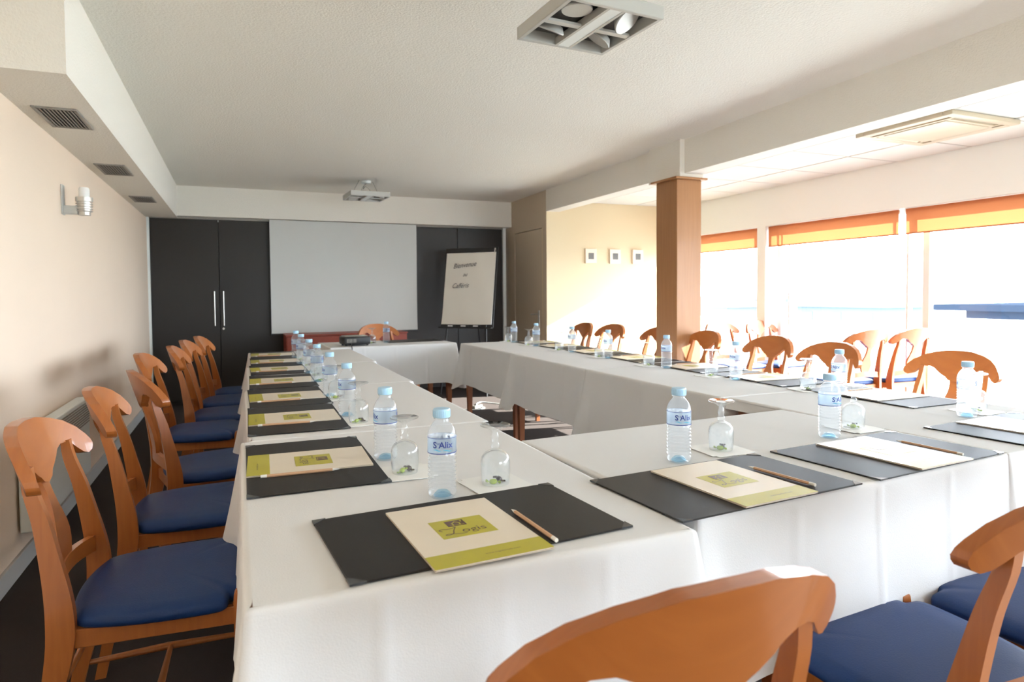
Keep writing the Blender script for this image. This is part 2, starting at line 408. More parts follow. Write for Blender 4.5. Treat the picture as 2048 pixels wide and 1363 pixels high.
# ---------------- ceiling lamps ----------------
def ceiling_lamp(loc, rz, label, tilts):
    t = thing('ceiling_lamp', label, 'lamp', loc, rz, 'square four-spot ceiling lamps')
    s, h = .205, .05
    bm = bm_new()
    for a in ((-s, s, -s, -s+.018), (-s, s, s-.018, s), (-s, -s+.018, -s+.018, s-.018), (s-.018, s, -s+.018, s-.018)): box(bm, *a, 0, h, .002, seg=1)
    for a in ((-s+.018, s-.018, -.014, .014),): box(bm, *a, .002, .012)
    for sx in (-1, 1): box(bm, sx*.032-.006, sx*.032+.006, -s+.018, s-.018, 0, .03)
    obj('frame', bm, m_lamp, t)
    obj('centre_channel', bx(-.026, .026, -s+.018, s-.018, .001, .02), m_white, t)
    obj('back_plate', bx(-s+.01, s-.01, -s+.01, s-.01, .044, .049), m_lampin, t)
    k = 0
    for sx in (-1, 1):
        for sy in (-1, 1):
            c = T(sx*.112, sy*.1, .018) @ Rz(.3*k) @ Rx(tilts[k]); k += 1
            sp = obj('spot', lathe(bm_new(), [(.056, -.004), (.058, 0), (.056, .004), (.045, .022), (.02, .032), (.02, .04), (0, .04)], 24, mtx=c), m_lamp, t, 40)
            obj('reflector', lathe(bm_new(), [(.054, -.002), (.04, .012), (.018, .02), (0, .021)], 24, mtx=c), m_mirror, sp, 60)
            obj('bulb_cap', lathe(bm_new(), [(0, -.004), (.010, -.002), (.012, .008), (.006, .02)], 14, mtx=c), m_silver, sp, 60)
    dz = cz(loc[1])-loc[2]
    for sx, sy in ((-.15, -.05), (.15, .05)):
        obj('suspension_wire', tube(bm_new(), [(sx, sy, .048), (sx*.8, sy, dz*.6), (sx*.5, sy*.5, dz)], .0016, 6), m_black, t)
    obj('power_cable', tube(bm_new(), smoothpts([(.02, 0, .045), (.05, .03, .09), (.0, .02, .13), (-.03, 0, .1), (-.01, -.01, dz-.02), (0, 0, dz)], 5), .003, 6), m_greyp, t, 180)
    obj('power_cable', tube(bm_new(), smoothpts([(-.06, .02, .045), (-.03, .03, .12), (.02, .0, dz-.01)], 5), .003, 6), m_greyp, t, 180)
    obj('transformer', bx(-.10, -.03, -.02, .02, .05, .075, .004), m_lamp, t)
    obj('ceiling_rose', lathe(bm_new(), [(.05, dz-.025), (.05, dz-.002), (0, dz-.002)], 24), m_white, t, 40)
ceiling_lamp((1.272, 2.24, 2.20), .06, 'large square four-spot lamp hanging from the ceiling nearest the camera', (.0, .5, -.7, .6))
ceiling_lamp((1.275, 6.98, 2.20), .05, 'small-looking far square ceiling lamp before the bulkhead and screen', (.3, -.5, .4, .0))
# ---------------- AC cassette ----------------
ac = thing('air_conditioner', 'cream cassette air conditioner set in the tiled bay ceiling', 'air conditioner', (4.27, 2.91, 2.26))
bm = bm_new()
for a in ((-.33, .33, -.33, -.27), (-.33, .33, .27, .33), (-.33, -.27, -.27, .27), (.27, .33, -.27, .27)): box(bm, *a, -.03, 0, .006)
for a in ((-.22, .22, -.22, .22),): pass
for sx in (-1, 1):
    box(bm, sx*.225-.012, sx*.225+.012, -.27, .27, -.028, 0); box(bm, -.213, .213, sx*.225-.012, sx*.225+.012, -.028, 0)
obj('panel_frame', bm, m_ac, ac, 40)
obj('air_slot', bx(-.28, .28, -.28, .28, -.008, -.001), m_lampin, ac)
obj('grille', bx(-.21, .21, -.21, .21, -.034, -.012, .006), m_ac, ac, 40)
for sx in (-1, 1):
    obj('flap', box(bm_new(), -.012, .012, -.2, .2, -.002, .002, mtx=T(sx*.252, 0, -.022) @ Ry(sx*.5)), m_ac, ac)
    obj('flap', box(bm_new(), -.2, .2, -.012, .012, -.002, .002, mtx=T(0, sx*.252, -.022) @ Rx(-sx*.5)), m_ac, ac)
# ---------------- blinds ----------------
for i, (y0, y1, lb) in enumerate([(5.44, 6.85, 'orange roller blind on the far window, beside the pillar'), (3.82, 5.29, 'orange roller blind on the middle window'), (2.17, 3.76, 'orange roller blind cut by the right edge of the photo')]):
    t = thing('roller_blind', lb, 'blind', (XW+.03, (y0+y1)/2, 1.872), 0, 'orange roller blinds on the windows')
    L = (y1-y0)/2
    bm = bm_new(); n = 24
    g = [[bm.verts.new((.004*math.sin(i2*.6)*j/4, -L+2*L*i2/n, -.005-.205*j/4)) for j in range(5)] for i2 in range(n+1)]
    for a in range(n):
        for j in range(4): bm.faces.new((g[a][j], g[a+1][j], g[a+1][j+1], g[a][j+1]))
    obj('blind_fabric', bm, m_blind, t, 180)
    obj('bottom_bar', bx(-.005, .005, -L, L, -.219, -.208, .002, seg=1), m_blind, t)
    obj('roller', tube(bm_new(), [(.03, -L, -.022), (.03, L, -.022)], .018, 14), m_white, t, 40)
    obj('bracket', bx(.0, .05, -L-.012, -L-.006, -.045, 0, .001, seg=1), m_white, t)
    obj('bracket', bx(.0, .05, L+.006, L+.012, -.045, 0, .001, seg=1), m_white, t)

# ---------------- chairs ----------------
def prism(bm, outline, fu, th, n_cols=None):
    """outline = (v,z) polygon symmetric in v, swept with thickness th; fu(v,z) gives the curved plane"""
    # column strips: list of (v, ztop, zbot)
    A, B_ = [], []
    for v, zt, zb in outline:
        A.append([bm.verts.new((fu(v, z)-th/2, v, z)) for z in (zb, (zb+zt)/2, zt)])
        B_.append([bm.verts.new((fu(v, z)+th/2, v, z)) for z in (zb, (zb+zt)/2, zt)])
    n = len(outline)
    for i in range(n-1):
        for j in range(2):
            bm.faces.new((A[i][j], A[i][j+1], A[i+1][j+1], A[i+1][j]))
            bm.faces.new((B_[i][j], B_[i+1][j], B_[i+1][j+1], B_[i][j+1]))
        bm.faces.new((A[i][0], A[i+1][0], B_[i+1][0], B_[i][0])); bm.faces.new((A[i][2], B_[i][2], B_[i+1][2], A[i+1][2]))
    for i in (0, n-1):
        for j in range(2): bm.faces.new((A[i][j], B_[i][j], B_[i][j+1], A[i][j+1]))
    return bm
def chair_proto():
    t = thing('dining_chair', 'x', 'chair', (0, 0, 0), 0, 'cherry wood chairs with blue seats around the tables')
    TOP = [(0, .882), (.06, .880), (.12, .867), (.165, .850), (.20, .826), (.222, .80), (.231, .785), (.2335, .773)]
    BOT = [(0, .728), (.03, .736), (.045, .750), (.065, .760), (.085, .774), (.10, .788), (.12, .797), (.145, .796), (.165, .786), (.18, .770), (.195, .756), (.21, .750), (.224, .756), (.231, .765), (.2335, .773)]
    def interp(tab, v):
        for (a, za), (b, zb) in zip(tab, tab[1:]):
            if a <= v <= b: 
                s = (v-a)/(b-a); return za+(zb-za)*s
        return tab[-1][1]
    vv = sorted({round(x, 4) for x in [k*.01 for k in range(24)]+[q[0] for q in TOP]+[q[0] for q in BOT]})
    cols = [(-v, interp(TOP, v), interp(BOT, v)-.0003) for v in reversed(vv)]+[(v, interp(TOP, v), interp(BOT, v)-.0003) for v in vv if v > 0]
    cols = [c for c in cols]
    fu = lambda v, z: -.096+.055*(abs(v)/.231)**2-(z-.80)*.30
    bm = prism(bm_new(), cols, fu, .027)
    bmesh.ops.remove_doubles(bm, verts=bm.verts, dist=.0002)
    es = [e for e in bm.edges if len(e.link_faces) == 2 and e.calc_face_angle(0) > 1.0]
    bmesh.ops.bevel(bm, geom=es, offset=.004, segments=2, affect='EDGES', clamp_overlap=True)
    obj('crest_rail', bm, m_chair, t, 50)
    SP = [(.76, .032), (.74, .026), (.72, .022), (.695, .021), (.67, .025), (.645, .035), (.62, .046), (.595, .052), (.57, .05), (.55, .042), (.53, .033), (.515, .028), (.50, .027)]
    us = lambda z: -.032-.056*max(0, (z-.50))/.26-.012*math.sin(PI*min(1, max(0, (z-.5)/.26)))*-1
    bm = bm_new(); A = []
    for z, hw in SP:
        u = us(z)
        A.append([bm.verts.new((u+du, s*hw, z)) for s, du in ((-1, -.007), (1, -.007), (1, .007), (-1, .007))])
    for a, b in zip(A, A[1:]):
        for k in range(4): bm.faces.new((a[k], a[(k+1) % 4], b[(k+1) % 4], b[k]))
    bm.faces.new(A[0]); bm.faces.new(A[-1])
    obj('splat', bm, m_chair, t, 40)
    # lower back rail, bowed
    bm = bm_new(); A = []
    for k in range(15):
        v = -.172+.344*k/14; bow = math.cos(v/.172*PI/2)
        u = -.012-.022*bow; zt = .528+.012*bow; zb = .485+.014*bow
        A.append([bm.verts.new(p) for p in ((u-.009, v, zb), (u+.009, v, zb), (u+.009, v, zt), (u-.009, v, zt))])
    for a, b in zip(A, A[1:]):
        for k in range(4): bm.faces.new((a[k], a[(k+1) % 4], b[(k+1) % 4], b[k]))
    bm.faces.new(A[0]); bm.faces.new(A[-1]); obj('back_rail', bm, m_chair, t, 40)
    # rear legs rising into back posts
    prof = [(-.085, 0, .030, 0), (-.055, .14, .034, 0), (-.025, .27, .044, 0), (-.004, .38, .054, 0), (.000, .45, .056, 0), (-.006, .52, .050, .004), (-.020, .60, .040, .010), (-.036, .68, .032, .017), (-.056, .75, .026, .023), (-.063, .80, .020, .027)]
    for s in (-1, 1):
        bm = bm_new(); A = []
        P = smoothpts([(a, b, c) for a, b, c, _ in prof], 3); D = smoothpts([(d, 0, 0) for *_, d in prof], 3)
        for q, dd in zip(P, D):
            v = s*(.182-dd.x); hw = .0115
            A.append([bm.verts.new(pp) for pp in ((q.x-q.z/2, v-hw, q.y), (q.x+q.z/2, v-hw, q.y), (q.x+q.z/2, v+hw, q.y), (q.x-q.z/2, v+hw, q.y))])
        for a, b in zip(A, A[1:]):
            for k in range(4): bm.faces.new((a[k], a[(k+1) % 4], b[(k+1) % 4], b[k]))
        bm.faces.new(A[0]); bm.faces.new(A[-1])
        es = [e for e in bm.edges if e.calc_face_angle(0) > 1.0 and abs(e.verts[0].co.z-e.verts[1].co.z) > .01]
        bmesh.ops.bevel(bm, geom=es, offset=.003, segments=1, affect='EDGES')
        obj('rear_leg', bm, m_chair, t, 35)
        bm = bm_new(); A = []
        for z, hw in ((0, .011), (.2, .014), (.37, .018), (.445, .018), (.462, .0165), (.470, .012)):
            A.append([bm.verts.new((.375+a*hw, s*.196+b*hw, z)) for a, b in ((-1, -1), (1, -1), (1, 1), (-1, 1))])
        for a, b in zip(A, A[1:]):
            for k in range(4): bm.faces.new((a[k], a[(k+1) % 4], b[(k+1) % 4], b[k]))
        bm.faces.new(A[0]); bm.faces.new(A[-1])
        es = [e for e in bm.edges if abs(e.verts[0].co.z-e.verts[1].co.z) > .005]
        bmesh.ops.bevel(bm, geom=es, offset=.004, segments=2, affect='EDGES')
        obj('front_leg', bm, m_chair, t, 35)
    # seat cushion
    out = [(.372, 0), (.376, .08), (.374, .14), (.366, .168), (.349, .174), (.345, .19), (.338, .214), (.30, .222), (.20, .219), (.12, .208), (.06, .192), (.03, .175), (.018, .150), (.005, .10), (-.002, .05), (-.004, 0)]
    half = [Vector((a, b, 0)) for a, b in out]; half = smoothpts(half, 3)
    loop = half+[Vector((q.x, -q.y, 0)) for q in reversed(half[1:-1])]
    ctr = Vector((.19, 0, 0)); bm = bm_new(); rings = []
    for k, z in ((.97, .428), (1, .434), (1.0, .446), (.985, .454), (.95, .461), (.85, .467), (.6, .471), (.3, .473)):
        rings.append([bm.verts.new((ctr.x+(q.x-ctr.x)*k, q.y*k, z)) for q in loop])
    for a, b in zip(rings, rings[1:]):
        n = len(a)
        for i in range(n): bm.faces.new((a[i], a[(i+1) % n], b[(i+1) % n], b[i]))
    bm.faces.new(rings[0]); bm.faces.new(rings[-1])
    obj('seat', bm, m_seat, t, 60)
    bm = bm_new()
    box(bm, .352, .370, -.18, .18, .385, .428, .002, seg=1); box(bm, -.003, .015, -.165, .165, .385, .428, .002, seg=1)
    for s in (-1, 1):
        a = math.atan2(.196-.182, .375); L = math.hypot(.375, .014)
        box(bm, .0, L, -.009, .009, .385, .428, .002, mtx=T(0, s*.174, 0) @ Rz(s*a), seg=1)
    obj('seat_frame', bm, m_chair, t, 35)
    for s in (-1, 1): obj('stretcher', tube(bm_new(), [(-.045, s*.182, .17), (.16, s*.188, .175), (.375, s*.194, .17)], .009, 8, [.007, .011, .007]), m_chair, t, 60)
    obj('stretcher', tube(bm_new(), [(.17, -.188, .175), (.17, 0, .175), (.17, .188, .175)], .009, 8, [.007, .010, .007]), m_chair, t, 60)
    obj('stretcher', tube(bm_new(), [(-.02, -.182, .27), (-.02, .182, .27)], .008, 8), m_chair, t, 60)
    return t
chairs = [
 (-.375, 1.90, -1.9, 'chair at the left table closest to the camera'),
 (-.341, 2.51, 2.7, 'second chair from the camera along the left wall'),
 (-.292, 3.052, 14.9, 'third chair along the left wall, turned away and overlapping the one behind'),
 (-.375, 3.918, -3.6, 'fourth chair along the left wall, standing closest to that wall behind the turned chair'),
 (-.271, 4.42, -1.0, 'fifth chair on the left side, first of the three far ones in a close row'),
 (-.242, 4.968, -5.0, 'sixth chair on the left side, middle of the three far ones in a close row'),
 (-.178, 5.419, -5.8, 'farthest chair on the left side, nearest the dark closet doors'),
 (3.187, 2.101, 180, 'right-hand chair with its back to the windows, closest to the camera'),
 (3.14, 2.786, 176.9, 'second chair behind the right table, its crest overlapping the next one'),
 (3.273, 3.394, 176.9, 'third chair behind the right table, between the overlapping pair and the pillar'),
 (3.312, 4.12, 174.8, 'fourth chair behind the right table, seen before the lit face of the pillar'),
 (3.343, 4.764, 180, 'fifth chair behind the right table, seen before the dark face of the pillar'),
 (3.274, 5.427, 184.5, 'sixth chair behind the right table, standing before the cream wall'),
 (3.192, 5.861, 178, 'farthest chair behind the right table, darkest, nearest the beige door'),
 (4.59, 3.70, 88, 'sunlit spare chair near the middle window, the left one of that pair'),
 (5.075, 3.67, 88, 'sunlit spare chair against the middle window, the right one of that pair'),
 (4.58, 5.27, -84, 'sunlit spare chair near the window pier, just right of the pillar'),
 (5.06, 5.22, -84, 'sunlit spare chair directly in front of the window pier'),
 (1.338, 6.643, -72, 'chair at the head table, under the projection screen'),
 (.46, .64, 90, 'chair in the foreground whose broad crest rail crosses the bottom of the photo'),
 (1.24, .67, 90, 'foreground chair with large blue seat, its crest rail at the lower right edge'),
 (1.72, .68, 90, 'foreground chair showing only part of its blue seat beyond the large one'),
]
cp = chair_proto()
pre = 'cherry wood chair with blue seat, '
shorten = {'chair at the left table closest to the camera': 'at the left table closest to the camera'}
def chlabel(s): return s if len(s.split()) > 9 else 'blue-seated '+s
for i, (x, y, a, lb) in enumerate(chairs):
    if i == 0: cp.location = (x, y, 0); cp.rotation_euler = (0, 0, math.radians(a)); cp['label'] = chlabel(lb)
    else: dup(cp, (x, y, 0), math.radians(a), chlabel(lb))
kids.clear()

# ---------------- tables and tablecloths ----------------
TZ = .742
def table(x0, x1, y0, y1, rz, label, piv=None):
    cx, cy_ = (x0+x1)/2, (y0+y1)/2; L, D = (x1-x0)/2-.006, (y1-y0)/2-.006
    t = thing('folding_table', label, 'table', (cx, cy_, 0), rz, 'wooden tables under the white cloths')
    obj('tabletop', bx(-L, L, -D, D, TZ-.03, TZ-.003, .004), m_legw, t)
    for sx in (-1, 1):
        for sy in (-1, 1):
            bm = bm_new(); A = []
            for z, hw in ((0, .016), (.5, .024), (TZ-.03, .026)):
                A.append([bm.verts.new((sx*(L-.05)+a*hw, sy*(D-.05)+b*hw, z)) for a, b in ((-1, -1), (1, -1), (1, 1), (-1, 1))])
            for a, b in zip(A, A[1:]):
                for k in range(4): bm.faces.new((a[k], a[(k+1) % 4], b[(k+1) % 4], b[k]))
            bm.faces.new(A[0]); bm.faces.new(A[-1]); obj('leg', bm, m_legw, t)
    bm = bm_new()
    for s in (-1, 1): box(bm, -L+.05, L-.05, s*(D-.05)-.009, s*(D-.05)+.009, TZ-.09, TZ-.03); box(bm, s*(L-.05)-.009, s*(L-.05)+.009, -D+.05, D-.05, TZ-.09, TZ-.03)
    obj('apron', bm, m_legw, t)
    return cx, cy_
def cloth(x0, x1, y0, y1, rz, label, drops, seed, flare=.075):
    """drops: (x-, x+, y-, y+) overhang lengths"""
    cx, cy_ = (x0+x1)/2, (y0+y1)/2; L, D = (x1-x0)/2, (y1-y0)/2
    rnd = random.Random(seed); cr = .012
    pts = []   # (pos, normal, drop, corner weight)
    def side(a, b, nrm, dr, da, db):
        a, b = Vector(a), Vector(b); ln = (b-a).length; n = max(8, int(ln/.011))
        for k in range(n):
            s = k/n; d0, d1 = s*ln, (1-s)*ln
            # near a corner the drop blends towards the neighbour's
            w0 = max(0, 1-d0/.13)**2; w1 = max(0, 1-d1/.13)**2
            d = dr
            if da > dr: d = dr+(da-dr)*w0
            if db > d: d = max(d, dr+(db-dr)*w1)
            pts.append((a.lerp(b, s), Vector(nrm), d, d0, d1, min(dr, 1)))
    c = [(-L, -D), (L, -D), (L, D), (-L, D)]
    xm, xp, ym, yp = drops
    side(c[0], c[1], (0, -1), ym, xm, xp); side(c[1], c[2], (1, 0), xp, ym, yp)
    side(c[2], c[3], (0, 1), yp, xp, xm); side(c[3], c[0], (-1, 0), xm, yp, ym)
    # smoothed normals
    N = len(pts); nr = []
    for i in range(N):
        v = Vector((0, 0))
        for k in range(-4, 5): v += pts[(i+k) % N][1]*(1-abs(k)/5)
        nr.append(v.normalized())
    ph = [rnd.uniform(0, 6.28) for _ in range(4)]
    rows = [(-.010, 0, 0), (-.004, .0004, 0), (0, .003, 0), (.0022, .008, 0)]
    ts = [.02, .05, .1, .18, .28, .4, .52, .64, .76, .88, 1.0]
    bm = bm_new(); rings = []
    cum = [i*.011 for i in range(N)]
    for off, dz, _ in rows:
        rings.append([bm.verts.new((p[0].x+nr[i].x*off, p[0].y+nr[i].y*off, TZ+.004-min(dz, p[2])-0)) for i, p in enumerate(pts)])
    for t_ in ts:
        R = []
        for i, (p, n_, d, d0, d1, dr) in enumerate(pts):
            dc = min(d0, d1); cw = math.exp(-(dc/.055)**2)*(1 if d > .15 else d/.15)
            s = cum[i]
            rip = (math.sin(s*17+ph[0])*.5+math.sin(s*31+ph[1])*.3+math.sin(s*9+ph[2])*.5)
            off = .003+t_*(.006+.0055*rip*min(1, dc/.1+.2))+flare*cw*t_**1.1+.012*t_*t_
            fr = d0/(d0+d1)
            for f0 in (.25, .5, .75): off += .0035*math.exp(-((fr-f0)*(d0+d1)/.006)**2)
            off *= min(1, d/.12)
            dd = d*(1+.16*cw)+.006*math.sin(s*6+ph[3])*min(1, d/.2)
            R.append(bm.verts.new((p.x+nr[i].x*off, p.y+nr[i].y*off, TZ-.004-dd*t_)))
        rings.append(R)
    for a, b in zip(rings, rings[1:]):
        for i in range(N): bm.faces.new((a[i], a[(i+1) % N], b[(i+1) % N], b[i]))
    # top: gently rumpled grid with ironed fold lines
    nx, ny = 44, 34
    Lx, Dy = L-.010, D-.010
    g = []
    for i in range(nx+1):
        col = []
        for j in range(ny+1):
            u, v = -1+2*i/nx, -1+2*j/ny
            e = min(1, (1-abs(u))*8, (1-abs(v))*8)
            z = TZ+.004+e*.0013*noise.noise(Vector((u*3+seed, v*3, 0)))+e*.0008*noise.noise(Vector((u*9, v*9+seed, 2)))
            for f0 in (0, -.5, .5):
                z += e*.0011*max(0, 1-abs(u-f0)*28)*(1 if f0 == 0 else .6)
            z += e*.0011*max(0, 1-abs(v-.02)*22)
            col.append(bm.verts.new((u*Lx, v*Dy, z)))
        g.append(col)
    for i in range(nx):
        for j in range(ny): bm.faces.new((g[i][j], g[i+1][j], g[i+1][j+1], g[i][j+1]))
    o = obj('tablecloth', bm, m_cloth, None, 180)
    o.location = (cx, cy_, 0); o.rotation_euler = (0, 0, rz)
    tag(o, label, 'tablecloth', 'white cloths on the meeting tables')
H_ = .345
q0 = .035
left = [(.955, 2.075, 'nearest the camera, with the foreground folder'), (2.081, 3.195, 'second from the camera'), (3.201, 4.270, 'third from the camera'), (4.276, 5.345, 'farthest, meeting the head table')]
for i, (a, b, s) in enumerate(left):
    dx = [0, .02, .04, .065][i]
    table(dx, .765+dx, a, b, 0, 'wooden table of the left row, %s' % s)
    cloth(dx, .765+dx, a, b, 0, 'white tablecloth of the left row, %s' % s, (H_, H_ if i else q0, H_ if i == 0 else q0, H_ if i == 3 else q0), 11+i)
table(.785, 1.865, 1.036, 1.786, math.radians(3.4), 'wooden table joining the left and right rows at the front')
cloth(.785, 1.865, 1.036, 1.786, math.radians(3.4), 'white tablecloth joining the left and right rows at the front', (q0, q0, H_, H_), 21, .05)
right = [(1.075, 2.125, 'at the front right corner'), (2.131, 3.255, 'second from the camera'), (3.261, 4.375, 'third from the camera'), (4.381, 5.50, 'farthest, nearest the flip chart')]
for i, (a, b, s) in enumerate(right):
    dx = [.035, 0, 0, 0][i]; rz = [0.02, 0, 0, .02][i]
    table(1.83+dx, 2.612+dx, a, b, rz, 'wooden table of the right row, %s' % s)
    cloth(1.83+dx, 2.612+dx, a, b, rz, 'white tablecloth of the right row, %s' % s, (H_ if i else q0, H_, H_ if i == 0 else q0, H_ if i == 3 else q0), 31+i)
table(.68, 1.79, 5.55, 6.20, math.radians(2.5), 'wooden head table below the screen, far end of the ring')
cloth(.68, 1.79, 5.55, 6.20, math.radians(2.5), 'white tablecloth on the head table below the screen', (H_, H_, H_, H_), 41)

# ---------------- place settings ----------------
ZC = .7475
# desk pad, local frame: sitter looks to +y, pad centre at origin
def pad_proto():
    t = thing('desk_pad', 'x', 'desk pad', (0, 0, 0), 0, 'black leather desk pads')
    obj('pad_board', bx(-.26, .26, -.155, .155, 0, .0035, .0015, seg=1), m_pad, t)
    for sx in (-1, 1):
        for sy in (-1, 1):
            bm = bm_new()
            P = [(sx*.2605, sy*.1555), (sx*.2605, sy*.130), (sx*.235, sy*.1555)]
            a = [bm.verts.new((*q, .0005)) for q in P]; b = [bm.verts.new((*q, .0043)) for q in P]
            bm.faces.new(a); bm.faces.new(b)
            for k in range(3): bm.faces.new((a[k], a[(k+1) % 3], b[(k+1) % 3], b[k]))
            obj('corner_guard', bm, m_padc, t)
    return t
def folder_proto():
    t = thing('paper_folder', 'x', 'folder', (0, 0, 0), 0, 'cream and lime folders on the desk pads')
    obj('back_cover', bx(-.105, .105, -.1485, .1485, 0, .0008), m_card, t)
    obj('sheets', bx(-.102, .100, -.1465, .1465, .0009, .0024), m_paper, t)
    obj('front_cover', bx(-.105, .105, -.1485, .1485, .0025, .0035), m_card, t)
    obj('lime_band', bx(-.1051, .1051, -.1486, -.096, .00355, .0038), m_green, t)
    obj('lime_square', bx(-.050, .054, -.035, .055, .00355, .0038), m_green, t)
    z = .00395
    bm = bm_new(); box(bm, -.022, .014, .018, .046, z-.0001, z+.0001); e = obj('emblem', bm, m_brown, t)
    bm = bm_new()   # pale house outline of the emblem
    zz = z+.00025
    def pl(P):
        vs = [bm.verts.new((x, y, zz)) for x, y in P]; bm.faces.new(vs)
    pl([(-.014, .030), (-.004, .041), (.006, .030), (.003, .030), (-.004, .0375), (-.011, .030)])
    pl([(-.012, .022), (-.012, .030), (-.0095, .030), (-.0095, .022)]); pl([(.0015, .022), (.0015, .030), (.004, .030), (.004, .022)])
    pl([(-.018, .0205), (-.018, .022), (.010, .022), (.010, .0205)]); pl([(.007, .036), (.007, .043), (.010, .043), (.010, .036)])
    obj('house_mark', bm, m_green, e)
    text('lettering', 'ogis', .030, m_brown, t, T(.017, -.008, z))
    bm = bm_new()   # script L with its long swash
    def ribbon(P, wd):
        P = smoothpts([(x, y, 0) for x, y in P], 6); A = []
        for i, p in enumerate(P):
            d = (P[min(i+1, len(P)-1)]-P[max(i-1, 0)]).normalized(); n = Vector((-d.y, d.x, 0))*wd/2
            A.append((bm.verts.new((p.x+n.x, p.y+n.y, z)), bm.verts.new((p.x-n.x, p.y-n.y, z))))
        for a, b in zip(A, A[1:]): bm.faces.new((a[0], a[1], b[1], b[0]))
    ribbon([(-.040, .000), (-.044, .007), (-.038, .011), (-.028, .008), (-.018, .010), (-.012, .013), (-.014, .008), (-.020, -.003), (-.024, -.014), (-.032, -.020), (-.040, -.019), (-.034, -.015), (-.022, -.019), (-.010, -.022), (.0, -.021)], .0022)
    obj('lettering', bm, m_brown, t)
    text('small_print', 'www.logishotels.com', .0075, m_brown, t, T(.022, -.124, z))
    return t
def pencil_proto():
    t = thing('pencil', 'x', 'pencil', (0, 0, 0), 0, 'plain wooden pencils on the desk pads')
    r = .0037
    bm = tube(bm_new(), [(0, -.080, r), (0, .070, r)], r, 6); obj('shaft', bm, m_pencil, t)
    bm = tube(bm_new(), [(0, .070, r), (0, .087, r)], r, 6, [r*.98, .0007]); obj('point', bm, m_pwhite, t)
    bm = tube(bm_new(), [(0, -.094, r), (0, -.080, r)], r*1.03, 10); obj('white_end', bm, m_pwhite, t, 60)
    return t
def bottle_proto():
    t = thing('water_bottle', 'x', 'bottle', (0, 0, 0), 0, 'small clear water bottles')
    R = .0305
    pr = [(0, .004), (.010, .005), (.018, .002), (.024, 0), (.028, .004), (R, .010)]
    z = .014
    while z < .088:
        pr += [(R, z), (R-.003, z+.003), (R-.003, z+.004), (R, z+.007)]; z += .0088
    pr += [(R, .094), (R-.0005, .095), (R-.0005, .132), (R, .133), (.0295, .140), (.0255, .150), (.020, .158), (.0155, .163), (.0145, .168), (.0175, .169), (.0175, .1705), (.0135, .171), (.0135, .176), (0, .176)]
    obj('body', lathe(bm_new(), pr, 32, cap=False), m_bottle, t, 30)
    pr = [(.0178, .1712), (.0182, .172)]+[(.0182, .187), (.0172, .1895), (0, .190)]
    bm = lathe(bm_new(), pr, 28, cap=True)
    cp_ = obj('cap', bm, m_cap, t, 40)
    bm = bm_new()
    for k in range(28):
        a = 2*PI*k/28; box(bm, .0178, .0188, -.0007, .0007, .1735, .1865, mtx=Rz(a))
    obj('ridges', bm, m_cap, cp_)
    lb = obj('label_film', lathe(bm_new(), [(R+.0002, .097), (R+.0004, .0972), (R+.0004, .1308), (R+.0002, .131)], 36, cap=False), m_label, t, 40)
    bm = bm_new()
    for z0, z1 in ((.0972, .0992), (.1300, .1310)): lathe(bm, [(R+.0008, z0), (R+.0008, z1)], 36, cap=False)
    obj('label_lines', bm, m_ink, lb)
    def wrap(ang, zc):
        def f(c):
            a = ang+c.x/R; return Vector(((R+.0010)*math.cos(a), (R+.0010)*math.sin(a), zc+c.y))
        return f
    for ang in (-PI/2+.30, PI/2+.3):
        text('lettering', 'S', .0185, m_ink, lb, None, bend=wrap(ang-.40, .1165), offset=.0005)
        text('lettering', 'te', .0095, m_ink, lb, None, bend=wrap(ang-.15, .1205))
        text('lettering', 'Alix', .0185, m_ink, lb, None, bend=wrap(ang+.36, .1165), offset=.0004)
        bm = bm_new()
        for s0, s1, zc in ((-.5, .05, .1058), (.12, .8, .1048)):
            A = []
            for k in range(11):
                a = ang+s0+(s1-s0)*k/10; zz = zc+.0012*math.sin(k*.6); hh = .0009*math.sin(PI*(k+.5)/11)+.0002
                A.append([bm.verts.new(((R+.001)*math.cos(a), (R+.001)*math.sin(a), zz+q)) for q in (-hh, hh)])
            for a_, b_ in zip(A, A[1:]): bm.faces.new((a_[0], a_[1], b_[1], b_[0]))
        obj('swoosh', bm, m_cyan, lb)
    obj('moulded_foot', lathe(bm_new(), [(.004, .0135), (.012, .0125), (.0165, .008), (.0195, .0035), (.018, .0025), (.014, .005), (.004, .0105)], 20), m_foot, t, 40)
    return t
def glass_proto():
    t = thing('stemmed_glass', 'x', 'glass', (0, 0, 0), 0, 'upturned stemmed water glasses')
    # upside down: rim on the table, foot in the air
    pr = [(.0305, 0), (.0325, .012), (.0335, .03), (.0335, .052), (.031, .062), (.024, .071), (.013, .077), (.007, .080), (.0095, .085), (.0095, .090), (.006, .094), (.0085, .103), (.0075, .112), (.005, .117), (.008, .121), (.018, .127), (.034, .1325), (.0345, .1345), (.033, .1355), (.010, .132), (0, .132)]
    inner = [(.0292, .0), (.0312, .012), (.0322, .03), (.0322, .051), (.0295, .0605), (.022, .069), (.010, .0745), (0, .0755)]
    obj('bowl_and_stem', lathe(bm_new(), inner[::-1]+pr, 32, cap=False), m_glass, t, 50)
    return t
def napkin_proto():
    bm = bm_new()
    box(bm, -.068, .068, -.068, .068, 0, .0012)
    es = [e for e in bm.edges if abs(e.verts[0].co.z-e.verts[1].co.z) > .0005]
    bmesh.ops.bevel(bm, geom=es, offset=.012, segments=4, affect='EDGES')
    o = obj('paper_coaster', bm, m_paper); tag(o, 'x', 'napkin', 'white paper coasters under the glasses'); return o
